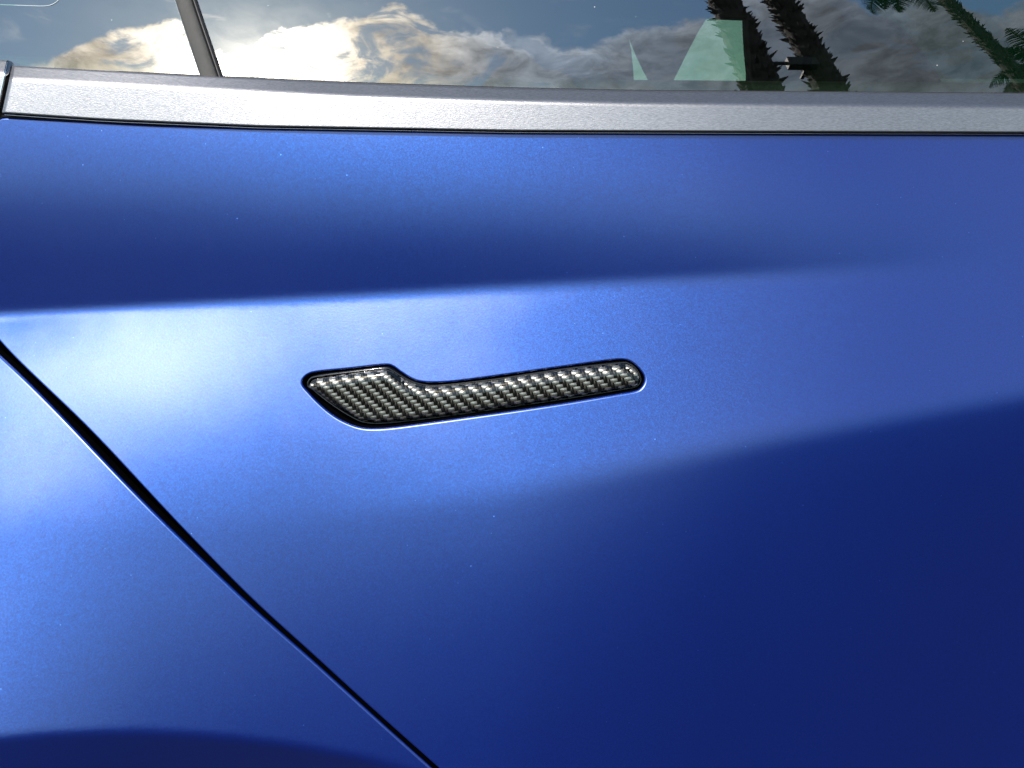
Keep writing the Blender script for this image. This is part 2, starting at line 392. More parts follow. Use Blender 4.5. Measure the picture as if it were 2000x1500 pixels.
# ------------------------------------------------------------------ outlines on the body
def catmull(pts, step, closed):
    P = np.asarray(pts, float); n = len(P); out = []
    for i in range(n if closed else n - 1):
        p0, p1, p2, p3 = (P[(i - 1) % n], P[i], P[(i + 1) % n], P[(i + 2) % n]) if closed else \
                         (P[max(i - 1, 0)], P[i], P[i + 1], P[min(i + 2, n - 1)])
        L = np.linalg.norm(p2 - p1); k = max(2, int(8))
        for t in np.linspace(0, 1, k, endpoint=False):
            out.append(0.5 * ((2 * p1) + (-p0 + p2) * t + (2 * p0 - 5 * p1 + 4 * p2 - p3) * t * t + (-p0 + 3 * p1 - 3 * p2 + p3) * t ** 3))
    if not closed: out.append(P[-1])
    return resample(np.array(out), step, closed)
def resample(Q, step, closed):
    if closed: Q = np.vstack([Q, Q[:1]])
    s = np.r_[0, np.cumsum(np.linalg.norm(np.diff(Q, axis=0), axis=1))]
    n = max(4, int(round(s[-1] / step)))
    t = np.linspace(0, s[-1], n, endpoint=False) if closed else np.linspace(0, s[-1], n + 1)
    return np.stack([np.interp(t, s, Q[:, k]) for k in range(Q.shape[1])], 1)
def to_xz(pts):
    P = np.asarray(pts, float); h = hit(P[:, 0], P[:, 1], f_body); return h[:, [0, 2]]
def dist_poly(q, poly, closed):
    """distance of points q to a polyline (and nearest points)"""
    A = poly; B = np.roll(poly, -1, 0)
    if not closed: A, B = poly[:-1], poly[1:]
    best = np.full(len(q), 1e9); near = np.zeros_like(q)
    D = B - A; L2 = (D * D).sum(1) + 1e-18
    for k in range(len(A)):
        t = np.clip(((q - A[k]) @ D[k]) / L2[k], 0, 1); c = A[k] + t[:, None] * D[k]
        d = np.hypot(*(q - c).T); m_ = d < best; best[m_] = d[m_]; near[m_] = c[m_]
    return best, near
def inside(q, poly):
    x, y = q[:, 0], q[:, 1]; r = np.zeros(len(q), bool); n = len(poly)
    for i in range(n):
        x1, y1 = poly[i]; x2, y2 = poly[(i + 1) % n]
        if y1 == y2: continue
        c = ((y1 > y) != (y2 > y)) & (x < (x2 - x1) * (y - y1) / (y2 - y1) + x1); r ^= c
    return r
HOLE_PX = [(590, 744), (600, 733), (620, 727), (680, 721), (750, 713.5), (768, 717), (782, 727), (802, 739.5), (822, 746.5), (852, 748), (900, 744.5),
           (1000, 731), (1100, 717), (1180, 706), (1212, 703), (1230, 706), (1245, 717), (1257, 732), (1259, 745), (1252, 758), (1240, 764),
           (1210, 769.5), (1100, 788), (1000, 803), (900, 817), (820, 828), (760, 835.5), (722, 837), (700, 834), (680, 827), (660, 817),
           (640, 803), (620, 785), (602, 766), (592, 754)]
CARB_PX = [(604, 754), (608, 745), (620, 740), (680, 730), (744, 721.5), (755, 722), (768, 727), (786, 740), (808, 750.5), (830, 755), (860, 755), (960, 745),
           (1000, 738), (1100, 723.5), (1180, 714), (1212, 711), (1229, 714), (1240, 721), (1247, 729), (1251, 738), (1252, 748), (1244, 756), (1220, 761),
           (1100, 780), (1000, 795), (900, 809), (820, 819), (760, 825), (730, 826), (706, 823), (684, 813), (662, 800), (640, 785), (622, 769), (609, 761)]
_lower = lambda pts, k: [(a_, b_ + max(0.0, b_ - (776 - 39 * (a_ - 680) / 560.)) * k) for a_, b_ in pts]
CARB_PX = _lower(CARB_PX, 0.11)
hole = catmull(to_xz(HOLE_PX), 0.0014, True); carb = catmull(to_xz(CARB_PX), 0.0010, True)
GAPD_PX = [(0, 100), (1, 190), (-2, 240), (-40, 310), (-88, 430), (-94, 530), (-56, 606), (0, 664), (80, 745), (162, 820), (245, 908), (328, 998), (430, 1105), (525, 1200), (690, 1348), (860, 1500), (980, 1610), (1150, 1780), (1300, 1960), (1480, 2200), (1680, 2480)]
GAPQ_PX = [(-34, 100), (-33, 190), (-36, 240), (-74, 310), (-122, 430), (-130, 540), (-86, 620), (0, 698), (60, 756), (122, 820), (205, 908), (293, 999), (404, 1107), (506, 1205), (670, 1350), (836, 1500), (954, 1610), (1122, 1780), (1270, 1960), (1447, 2200), (1645, 2480)]
gapd = catmull(to_xz([(a_ - 4.5, b_) for a_, b_ in GAPD_PX]), 0.004, False); gapq = catmull(to_xz([(a_ + 5.5, b_) for a_, b_ in GAPQ_PX]), 0.004, False)
def fair(q, n=15):
    p = np.vstack([2 * q[0] - q[n:0:-1], q, 2 * q[-1] - q[-2:-n - 2:-1]]); k = np.hanning(2 * n + 3)[1:-1]; k /= k.sum()
    return np.stack([np.convolve(p[:, c], k, 'valid') for c in (0, 1)], 1)
gapd, gapq = fair(gapd), fair(gapq)
def top_edge(pxs):                                   # upper hem of the painted panels, under the trim
    return to_xz([(p, float(np.interp(p, *TOPL)) - 3.0) for p in pxs])

def offset_open(poly, d):
    t = np.gradient(poly, axis=0); t /= np.linalg.norm(t, axis=1, keepdims=True); return poly + d * np.stack([-t[:, 1], t[:, 0]], 1)
def normals2d(poly, inward):
    t = np.roll(poly, -1, 0) - np.roll(poly, 1, 0); t /= np.maximum(np.linalg.norm(t, axis=1, keepdims=True), 1e-12)
    n = np.stack([-t[:, 1], t[:, 0]], 1)
    ok = inside(poly + n * 0.0006, poly).mean() > 0.5
    return n if ok == inward else -n
HEM = (0.0, 0.03, 0.10, 0.20, 0.34, 0.52, 0.74, 1.0, 1.25)
def panel(name, bounds, holes, parent, r=0.0014, rh=0.0014, depth=0.006, h=0.0036):
    """sheet metal panel: closed outline and holes, every edge rolled inwards as a rounded hem, then a short dark return"""
    bounds = resample(bounds, 0.003, True)
    V3, N, FF, dark = [], [], [], []
    def put(P, extra, sdx, sdz):
        y = f_body(P[:, 0], P[:, 1]) + extra
        dx = samp(FX, P[:, 0], P[:, 1]) + sdx; dz = samp(FZ, P[:, 0], P[:, 1]) + sdz
        n = np.stack([dx, -np.ones_like(dx), dz], 1); n /= np.linalg.norm(n, axis=1, keepdims=True)
        o = len(V3); V3.extend(np.stack([P[:, 0], y, P[:, 1]], 1)); N.extend(n); return o
    inner = []
    for lp, inward, rr in [(bounds, True, r)] + [(hl, False, rh) for hl in holes]:
        nrm = normals2d(lp, inward); k = len(lp); offs = []
        for fr in HEM:
            d = fr * rr; kk = max(rr - d, 0.0); root = math.sqrt(max(rr * rr - kk * kk, 0.0)); ex = rr - root if fr < 1 else 0.0
            sl = -kk / max(root, 0.04 * rr)
            offs.append(put(lp + nrm * d, np.full(k, ex), sl * nrm[:, 0], sl * nrm[:, 1]))
        for a_, b_ in zip(offs[:-1], offs[1:]):
            FF += [(a_ + i, a_ + (i + 1) % k, b_ + (i + 1) % k, b_ + i) for i in range(k)]
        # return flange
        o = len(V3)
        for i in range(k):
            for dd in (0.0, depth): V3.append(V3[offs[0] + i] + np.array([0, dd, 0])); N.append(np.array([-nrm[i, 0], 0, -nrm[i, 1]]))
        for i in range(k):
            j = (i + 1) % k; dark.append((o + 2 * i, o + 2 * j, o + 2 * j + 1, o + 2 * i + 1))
        inner.append((lp + nrm * HEM[-1] * rr, offs[-1]))
    polys = [p for p, _ in inner]
    lo, hi = bounds.min(0), bounds.max(0)
    qx, qz = np.meshgrid(np.arange(lo[0], hi[0], h), np.arange(lo[1], hi[1], h * 0.8))
    q = np.stack([qx.ravel(), qz.ravel()], 1); q = q + rng.uniform(-.15, .15, q.shape) * h
    ok = inside(q, polys[0])
    for hl in polys[1:]: ok &= ~inside(q, hl)
    q = q[ok]
    for p in polys:
        d, _ = dist_poly(q, p, True); q = q[d > h * 0.4]
    V = []; E = []; remap = []
    for p, o in inner:
        b0 = len(V); V += [Vector(v_) for v_ in p]; E += [(b0 + i, b0 + (i + 1) % len(p)) for i in range(len(p))]; remap += [o + i for i in range(len(p))]
    oq = put(q, np.zeros(len(q)), 0.0, 0.0); remap += [oq + i for i in range(len(q))]
    V += [Vector(v_) for v_ in q]
    vo, eo, fo, ov, *_ = delaunay_2d_cdt(V, E, [], 1, 1e-8)
    P = np.array([[v_.x, v_.y] for v_ in vo]); Fc = np.array([f for f in fo if len(f) == 3])
    ok = inside(P[Fc].mean(1), polys[0])
    for hl in polys[1:]: ok &= ~inside(P[Fc].mean(1), hl)
    Fc = Fc[ok]
    idx = []
    for i, src in enumerate(ov):
        if len(src): idx.append(remap[src[0]])
        else: idx.append(put(P[i:i + 1], np.zeros(1), 0.0, 0.0))
    FF += [tuple(idx[i] for i in f) for f in Fc]
    A = np.array(V3); NN = np.array(N); out_ = []
    for f in FF + dark:
        fn = np.cross(A[f[1]] - A[f[0]], A[f[2]] - A[f[0]])
        out_.append(f if fn @ NN[list(f)].sum(0) >= 0 else f[::-1])
    o = mesh_obj(name, A, out_, M_PAINT, parent, True, NN)
    o.data.materials.append(M_DARK)                     # gap shadow painted as black on the return faces
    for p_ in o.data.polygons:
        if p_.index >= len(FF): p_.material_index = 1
    return o

car = empty('car', (0.0, 0.8, 0.0))
tag(car, 'satin blue car with black carbon fibre door handle and brushed metal strip under its window', 'car')
# rear door
pxs = np.linspace(0, 2500, 90)
topd = top_edge(np.maximum(pxs, 6)); topd = topd[topd[:, 0] < 0.98]
zcut = float(np.interp(topd[0, 0], [topd[0, 0]], [topd[0, 1]]))
gd = gapd[(gapd[:, 1] < topd[0, 1] - 0.002) & (gapd[:, 1] > 0.36)]
low = np.stack([np.linspace(gd[-1, 0] + .004, 0.98, 60), np.full(60, 0.36)], 1)
hem_d = resample(np.vstack([gd[::-1], topd]), 0.003, False)
door_poly = np.vstack([hem_d, low[::-1]])
panel('rear_door', door_poly, [hole], car)
# rear quarter panel with the start of its wheel arch lip
gq = gapq[(gapq[:, 1] < 1.03) & (gapq[:, 1] > 0.36)]
topq = top_edge(np.linspace(-900, -60, 40)); topq = topq[topq[:, 0] > -0.80]
gq = gq[gq[:, 1] < topq[-1, 1] - 0.002]
hem_q = resample(np.vstack([topq, gq]), 0.003, False)
quart_poly = np.vstack([hem_q, [[-0.80, 0.36]]])
panel('quarter_panel', quart_poly, [], car)
# dark body behind the panel gaps
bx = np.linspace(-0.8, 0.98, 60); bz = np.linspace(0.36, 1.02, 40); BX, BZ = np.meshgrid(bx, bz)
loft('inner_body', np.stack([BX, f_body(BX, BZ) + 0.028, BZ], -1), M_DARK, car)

# ------------------------------------------------------------------ handle
_ha, _hb = to_xz([(680, 776), (1240, 737)])
def f_hand(x, z):
    zc = _ha[1] + (_hb[1] - _ha[1]) * (x - _ha[0]) / (_hb[0] - _ha[0]); return f_body(x, z) - 0.26 * (z - zc)
def ring_surface(name, poly, prof, m, parent, cap=True, fs_=None):
    """raised body over an outline: prof = list of (inset, proud) from rim to crown; flush reference is the door skin"""
    c = poly.mean(0)
    ins_rows = []
    t = np.roll(poly, -1, 0) - np.roll(poly, 1, 0); t /= np.linalg.norm(t, axis=1, keepdims=True)
    nrm = np.stack([-t[:, 1], t[:, 0]], 1)
    probe = poly + nrm * 0.0005
    if inside(probe, poly).mean() < 0.5: nrm = -nrm
    for d, hgt in prof:
        q = poly + nrm * d
        ins_rows.append(np.stack([q[:, 0], (fs_ or f_body)(q[:, 0], q[:, 1]) - hgt, q[:, 1]], 1))
    n = len(poly); V = np.vstack(ins_rows); fs = grid_faces(len(prof), n, close=True)
    if cap: fs.append(tuple(range((len(prof) - 1) * n, len(prof) * n)))
    return mesh_obj(name, V, fs, m, parent)
RB, HB, PR = 0.0062, 0.0046, 0.0010        # bevel width, bevel height, how proud the crown stands
def proud(d):
    t = np.clip(d / RB, 0, 1); return PR - HB * (1 - np.sqrt(np.clip(1 - (1 - t) ** 2, 0, 1)))
SG = 0.0004; so_ = carb.min(0) - 0.006; sn_ = np.ceil((carb.max(0) + 0.006 - so_) / SG).astype(int) + 1
sgx, sgz = np.meshgrid(np.arange(sn_[0]), np.arange(sn_[1])); sq_ = np.stack([sgx.ravel(), sgz.ravel()], 1) * SG + so_
sdq, snq = dist_poly(sq_, resample(carb, 0.0014, True), True); sdq = np.where(inside(sq_, carb), sdq, -sdq)
SDF = sdq.reshape(sn_[1], sn_[0]); SNX = snq[:, 0].reshape(SDF.shape); SNZ = snq[:, 1].reshape(SDF.shape)
def signed(q):
    i = np.clip((q[:, 0] - so_[0]) / SG, 0, SDF.shape[1] - 1.001); j = np.clip((q[:, 1] - so_[1]) / SG, 0, SDF.shape[0] - 1.001)
    i0 = i.astype(int); j0 = j.astype(int); a = i - i0; b = j - j0
    d = (SDF[j0, i0] * (1 - a) + SDF[j0, i0 + 1] * a) * (1 - b) + (SDF[j0 + 1, i0] * (1 - a) + SDF[j0 + 1, i0 + 1] * a) * b
    ir = np.round(i).astype(int); jr = np.round(j).astype(int)
    return d, np.stack([SNX[jr, ir], SNZ[jr, ir]], 1)
handle = ring_surface('door_handle', carb, [(-0.0002, -0.014), (0.0, PR - HB - 0.0012), (0.0005, PR - HB + 0.0004), (0.0012, PR - 0.0034)], M_GLOSSB, car, cap=False, fs_=f_hand)
# black backing sheet that carries the weave
q0x, q0z = np.meshgrid(np.arange(carb[:, 0].min(), carb[:, 0].max(), 0.0012), np.arange(carb[:, 1].min(), carb[:, 1].max(), 0.0012))
qq = np.stack([q0x.ravel(), q0z.ravel()], 1); qq = qq[inside(qq, carb)]
dq, _ = dist_poly(qq, carb, True); qq = qq[dq > 0.0004]
vo, eo, fo, *_ = delaunay_2d_cdt([Vector(p) for p in carb] + [Vector(p) for p in qq], [(i, (i + 1) % len(carb)) for i in range(len(carb))], [], 1, 1e-7)
P = np.array([[v_.x, v_.y] for v_ in vo]); Fc = np.array([f for f in fo if len(f) == 3]); Fc = Fc[inside(P[Fc].mean(1), carb)]
sd_, _ = signed(P); yy = f_hand(P[:, 0], P[:, 1]) - proud(np.maximum(sd_, 0)) + 0.0005
V3 = np.stack([P[:, 0], yy, P[:, 1]], 1); fn = np.cross(V3[Fc[:, 1]] - V3[Fc[:, 0]], V3[Fc[:, 2]] - V3[Fc[:, 0]]); bad = fn[:, 1] > 0; Fc[bad] = Fc[bad][:, ::-1]
mesh_obj('cover_backing', V3, Fc, M_GLOSSB, handle)
# glossy black rim of the handle, visible under the weave
rim_o = resample(catmull(to_xz([(p[0], p[1]) for p in _lower([(598, 755), (603, 740), (620, 733), (684, 724.5), (750, 717), (766, 721), (784, 733), (806, 745), (830, 751), (860, 752), (960, 741), (1100, 720), (1212, 707.5), (1230, 709.5), (1244, 719), (1254, 735), (1256, 748), (1247, 759), (1220, 765), (1100, 784.5), (1000, 799), (900, 813.5), (820, 824), (760, 830.5), (726, 832), (700, 828), (676, 816), (654, 802), (630, 784), (608, 764)], 0.07)]), 0.001, True), 0.001, True)
ring_surface('handle_rim', rim_o, [(0.0, -0.013), (0.0, -0.0042), (0.0004, -0.0034), (0.0010, -0.0033), (0.0014, -0.0040), (0.0016, -0.010)], M_GLOSSB, handle, cap=False, fs_=f_hand)
# recess liner
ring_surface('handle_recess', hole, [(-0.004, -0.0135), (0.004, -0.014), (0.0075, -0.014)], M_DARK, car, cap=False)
# clear coated twill: each float of a tow is a piece of its own
S = 1.0 / F * DIST
e1 = np.array([6.55, 0.82]) * S * 1.005; e2 = np.array([1.05, -7.55]) * S * 1.005       # (x, z) steps: along the bar, down
org = to_xz([(640, 760)])[0]
def shell_normal(q):
    h = 0.0004
    def yv(p):
        d, _ = signed(p); return f_hand(p[:, 0], p[:, 1]) - proud(np.maximum(d, 0.00035))
    dx = (yv(q + [h, 0]) - yv(q - [h, 0])) / (2 * h); dz = (yv(q + [0, h]) - yv(q - [0, h])) / (2 * h)
    n = np.stack([dx, -np.ones(len(q)), dz], 1); return n / np.linalg.norm(n, axis=1, keepdims=True)
NU, NV = 9, 5
uu, vv = np.meshgrid(np.linspace(0, 1, NU), np.linspace(0, 1, NV))
def tow(name, i, j, weft):
    if weft: p = org + e1 * (i - .10 + (2.22) * uu.ravel()[:, None]) + e2 * (j - .01 + 1.02 * vv.ravel()[:, None])
    else:    p = org + e2 * (j - .06 + (2.12) * uu.ravel()[:, None]) + e1 * (i + .03 + .94 * vv.ravel()[:, None])
    d, nr = signed(p)
    if (d > 0.0003).sum() < 6: return None
    out_ = d < 0.0002
    p = np.where(out_[:, None], nr, p); d = np.where(out_, 0.0, d)
    s, t = uu.ravel(), vv.ravel()
    hgt = 0.00085 * np.sin(np.pi * np.clip(s, 0, 1)) + 0.00026 * (1 - (2 * t - 1) ** 2) - (0.00030 if weft else 0.00042)
    y = f_hand(p[:, 0], p[:, 1]) - proud(d) - np.where(out_, -0.0004, hgt)
    o = mesh_obj(name, np.stack([p[:, 0], y, p[:, 1]], 1), grid_faces(NV, NU), M_CARB if weft else M_CARB_SHADED, handle)
    me = o.data
    if me.polygons[len(me.polygons) // 2].normal.y > 0: me.flip_normals()
    at = me.attributes.new('shell_n', 'FLOAT_VECTOR', 'POINT'); at.data.foreach_set('vector', shell_normal(p).astype(np.float32).ravel())
    uvl = me.uv_layers.new(name='fibre')
    for lp in me.loops: uvl.data[lp.index].uv = (float(s[lp.vertex_index]) * 2, float(t[lp.vertex_index]))
    return o
ntow = [0, 0]
for j in range(-14, 14):
    for i in range(-10, 110):
        if (i - j) % 4 == 0 and tow('weft_tow', i, j, True): ntow[0] += 1
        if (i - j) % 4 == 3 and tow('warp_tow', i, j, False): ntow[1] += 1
print('TOWS', ntow)

# ------------------------------------------------------------------ window trim
TT = ([-500, 20, 350, 700, 1000, 1230, 2000, 2600], [100, 129, 146, 162, 172, 177, 183, 186])
TK = ([-500, 20, 350, 700, 1000, 1230, 2000, 2600], [128, 155, 172, 189, 198, 203, 210, 213])
TB = ([-500, 5, 200, 500, 1000, 2000, 2600], [203, 220, 233, 246, 255, 258.5, 260])
def trim_rows(pxa, slant, ylift=0.0, dpy=0.0, end=(0, 0)):
    """profile rows of the strip; pxa from its rear end forward, slant = (px shift at bottom, at top) of the rear end"""
    yb = np.array([float(f_body(*to_xz([(p, float(np.interp(p, *TOPL)) + 6)])[0])) for p in np.clip(pxa, -700, 2500)]) - 0.0030
    rows = []
    prof = [('b', 2.0, 0.0060, 0), ('b', 0.6, 0.0012, 0), ('b', 0.0, 0.0, 0), ('b', -3.0, 0.0, 1), ('bk', .5, 0, 1), ('k', 6.0, 0, 1), ('k', 2.5, 0, 2), ('k', -1.5, 0, 2), ('k', -6.0, 0, 2), ('t', 4, 0, 2), ('t', 0.8, 0, 2), ('t', 0.0, 0.0010, 2), ('t', -0.5, 0.012, 2)]
    t1, t2 = math.tan(R(9)), math.tan(R(56))
    bb, kk, tt0 = np.interp(pxa, *TB), np.interp(pxa, *TK), np.interp(pxa, *TT)
    ytop = hit(np.clip(pxa, -700, 2500), tt0, f_glass)[:, 1] - 0.0052
    sc_ = (ytop - yb) / ((bb - kk) * 0.00033 * t1 + (kk - tt0) * 0.00034 * t2)
    print('TRIM scale', np.round(sc_[::12], 2))
    for kind, off, dy, seg in prof:
        b, k, t = np.interp(pxa, *TB) + dpy, np.interp(pxa, *TK) + dpy, np.interp(pxa, *TT) + dpy
        pyv = {'b': b, 'k': k, 't': t, 'bk': (b + k) / 2}[kind] + off
        fr = np.clip((b - pyv) / (b - t), 0, 1)
        pxv = pxa + (slant[0] + (slant[1] - slant[0]) * fr) * np.clip(1 - (pxa - pxa[0]) / 400.0, 0, 1)
        pxv = pxv + (end[0] + (end[1] - end[0]) * fr) * np.clip(1 + (pxa - pxa[-1]) / 60.0, 0, 1)
        hb, hk = np.maximum(b - np.maximum(pyv, k), 0) * 0.00033, np.maximum(k - pyv, 0) * 0.00034
        y = yb + (hb * t1 + hk * t2) * sc_ + dy + ylift
        d = ray(pxv, pyv); tt = (y - CAM[1]) / d[:, 1]
        rows.append(np.stack([d[:, 0] * tt, y, CAM[2] + d[:, 2] * tt], 1))
    return np.array(rows)
pxt = np.concatenate([np.linspace(4, 60, 8), np.linspace(80, 2560, 70)])
tr = trim_rows(pxt, (0, 20))
def strip(name, tr, m, parent):
    nr, nc = tr.shape[:2]; fs = [f[::-1] for f in grid_faces(nr, nc)]
    V = tr.reshape(-1, 3).copy(); V = np.vstack([V, tr[:, 0] + [0.0006, 0.0008, 0], tr[:, 0] + [0.001, 0.010, 0]])
    n0 = nr * nc
    for i in range(nr - 1):
        fs.append((i * nc, (i + 1) * nc, n0 + i + 1, n0 + i)); fs.append((n0 + i, n0 + i + 1, n0 + nr + i + 1, n0 + nr + i))
    o = mesh_obj(name, V, fs, m, parent)
    return o
def recalc(o):
    bm = bmesh.new(); bm.from_mesh(o.data); bmesh.ops.recalc_face_normals(bm, faces=bm.faces[:]); bm.to_mesh(o.data); bm.free(); return o
belt = recalc(strip('belt_trim', tr, M_BRUSH, car))
# thin bright bead and black seal under the strip
def bead(name, pya, pyb, ylift, m, parent, px0=8, bulge=0.0006):
    pxa = np.concatenate([np.linspace(px0, 60, 8), np.linspace(80, 2560, 70)]) if px0 > -50 else np.linspace(px0, -40, 20)
    yb = np.array([float(f_body(*to_xz([(p, float(np.interp(p, *TOPL)) + 6)])[0])) for p in np.clip(pxa, -700, 2500)]) + ylift
    rows = []
    for k, fr in enumerate(np.linspace(0, 1, 7)):
        pyv = np.interp(pxa, *TB) + pyb + (pya - pyb) * fr
        y = yb - bulge * math.sin(math.pi * fr) + (0.008 if k in (0, 6) else 0)
        d = ray(pxa, pyv); tt = (y - CAM[1]) / d[:, 1]; rows.append(np.stack([d[:, 0] * tt, y, CAM[2] + d[:, 2] * tt], 1))
    return recalc(loft(name, np.array(rows), m, parent, flip=True))
bead('trim_bead', 2.6, 5.2, -0.0008, M_CHROME, belt, 9)
bead('lower_seal', 1.0, 11.5, 0.0042, M_RUBBER, car, 5)
# strip on the quarter panel behind the door, higher by a hair, with rubber end
pxq = np.linspace(-20, -700, 30)[::-1]
def quarter_strip():
    pa = np.concatenate([np.linspace(-700, -60, 24), np.linspace(-50, 0, 8)])
    t = trim_rows(pa, (0, 0), 0.0008, -10.0, end=(-7, 13))
    return recalc(loft('quarter_trim', t, M_BRUSH, car, flip=True)), t
qt, qtr = quarter_strip()
e0 = qtr[:, -1]
cap = np.array([e0, e0 + [0.0003, -0.0005, 0.0], e0 + [0.0012, -0.0004, 0], e0 + [0.0016, 0.0006, 0], e0 + [0.0016, 0.012, 0]])
recalc(loft('end_cap', cap[:, :-1], M_CHROME, qt))
# rubber behind the joint
jp = hit(np.array([-40., 30., 30., -40.]), np.array([128., 128., 262., 262.]), lambda x, z: f_body(x, np.minimum(z, 1.02)) + 0.016)
mesh_obj('joint_seal', np.vstack([jp, jp + [0, 0.008, 0]]), [(0, 1, 2, 3), (4, 7, 6, 5), (0, 4, 5, 1), (2, 6, 7, 3), (1, 5, 6, 2), (0, 3, 7, 4)], M_RUBBER, car, smooth=False)
jb = [hit(np.array([a]), np.array([b]), lambda x, z: f_glass(x, z) - 0.001)[0] for a, b in ((12, 143), (13, 144))]
boxes('joint_clip', [((jb[0] + jb[1]) / 2 * [1, 1, 1], (0.012, 0.006, 0.0012))] if False else [(tuple((jb[0] + jb[1]) / 2), (0.0028, 0.003, 0.0010))], M_CHROME, qt)

# ------------------------------------------------------------------ glass
_gp = np.linspace(-700, 2560, 120); _gh = hit(_gp, np.interp(_gp, *TT) + 12, f_glass)
def glass_low(x): return np.interp(x, _gh[:, 0], _gh[:, 2])
def pane(name, xa, za, m, az_off=0.0, el_off=0.0, thick=0.004, left=None, right=None):
    nz, nx = 40, 60
    rows = []
    for f_ in np.linspace(0, 1, nz):
        z_ = za[0] + (za[1] - za[0]) * f_
        l, r_ = xa
        for _ in range(4):
            l = left(glass_low(l) * (1 - f_) + za[1] * f_); r_ = right(glass_low(r_) * (1 - f_) + za[1] * f_)
        x = np.linspace(l, r_, nx); z = glass_low(x) * (1 - f_) + za[1] * f_
        rows.append(np.stack([x, f_glass(x, z) + math.tan(R(az_off)) * (x - xa[1]) + math.tan(R(el_off)) * (z - za[0]), z], 1))
    rows = np.array(rows); n = nz * nx
    V = np.vstack([rows.reshape(-1, 3), rows.reshape(-1, 3) + [0, thick, 0]])
    V = np.vstack([V, V]); k = 2 * n                   # the ground edge has its own vertices so the faces stay flat to the rim
    fs = grid_faces(nz, nx) + [f[::-1] for f in grid_faces(nz, nx, n)]
    for c in range(nx - 1):
        fs.append((k + c + 1, k + c, k + n + c, k + n + c + 1)); a = k + (nz - 1) * nx + c; fs.append((a, a + 1, n + a + 1, n + a))
    for r_ in range(nz - 1):
        a = k + r_ * nx; fs.append((a, n + a, n + a + nx, a + nx)[::-1]); a = k + r_ * nx + nx - 1; fs.append((a, n + a, n + a + nx, a + nx))
    return mesh_obj(name, V, fs, m, car)
# divider line on the glass
dl = hit(np.array([345., 395.]), np.array([0., 150.]), f_glass); dr = hit(np.array([386., 431.]), np.array([0., 150.]), f_glass)
def linex(a, b): return lambda z_: a[0] + (b[0] - a[0]) * (z_ - a[2]) / (b[2] - a[2])
LX, RX = linex(dl[0], dl[1]), linex(dr[0], dr[1])
ZT = 1.46
ZB = 1.03
pane('rear_window', (0, 0.95), (ZB, ZT), M_GLASS, left=lambda z_: RX(z_) - 0.003, right=lambda z_: 0.95)
pane('quarter_window', (-0.75, -0.2), (ZB, ZT), M_GLASS, az_off=0.6, left=lambda z_: -0.75, right=lambda z_: LX(z_) + 0.003)
zz = np.linspace(float(glass_low(-0.2)), ZT, 30)
wdt = (RX(1.1) - LX(1.1))
prof = [(-0.02, 0.003), (-0.02, -0.0022), (0.03, -0.0034), (0.12, -0.0040), (0.5, -0.0046), (0.76, -0.0042), (0.80, -0.0036), (0.82, 0.0004)]
prof2 = [(0.835, 0.001), (0.84, -0.0024), (0.88, -0.0034), (0.95, -0.0030), (1.0, -0.0010), (1.02, 0.003)]
def bar(name, prof, m, parent):
    rows = []
    for fx, dy in prof:
        x = LX(zz) + fx * wdt; rows.append(np.stack([x, f_glass(x, zz) + dy, zz], 1))
    return recalc(loft(name, np.array(rows), m, parent))
div = bar('window_divider', prof, M_PLAST, car); bar('rubber_lip', prof2, M_RUBBER, div)
bar('edge_line', [(-0.09, 0.0), (-0.088, -0.0006), (-0.062, -0.0006), (-0.06, 0.0)], M_ETCH, div)
# fine pale line round the printed corner of the quarter glass
cp = catmull([(-60, 9), (0, 9.5), (60, 11.5), (92, 12), (108, 7), (118, -2), (124, -14), (128, -40)], 4, False)
up_ = hit(cp[:, 0], cp[:, 1], f_glass); tdir = np.gradient(cp, axis=0); tdir /= np.linalg.norm(tdir, axis=1, keepdims=True); nd = np.stack([-tdir[:, 1], tdir[:, 0]], 1)
lo_ = hit(cp[:, 0] + nd[:, 0] * 1.3, cp[:, 1] + nd[:, 1] * 1.3, f_glass)
recalc(loft('glass_edge_line', np.array([up_ - [0, 0.0015, 0], lo_ - [0, 0.0015, 0]]), M_ETCH, car))
# black wiper seal between strip and glass
pw = np.linspace(-700, 2560, 80); tpy = np.interp(pw, *TT)
rows = []
for off, dy in ((3.0, 0.0), (-1.6, 0.0006), (-2.2, 0.004)):
    hgl = hit(pw, tpy + off, lambda x, z: f_glass(x, z) - 0.0012 + dy); rows.append(hgl)
recalc(loft('belt_seal', np.array(rows), M_RUBBER, car))

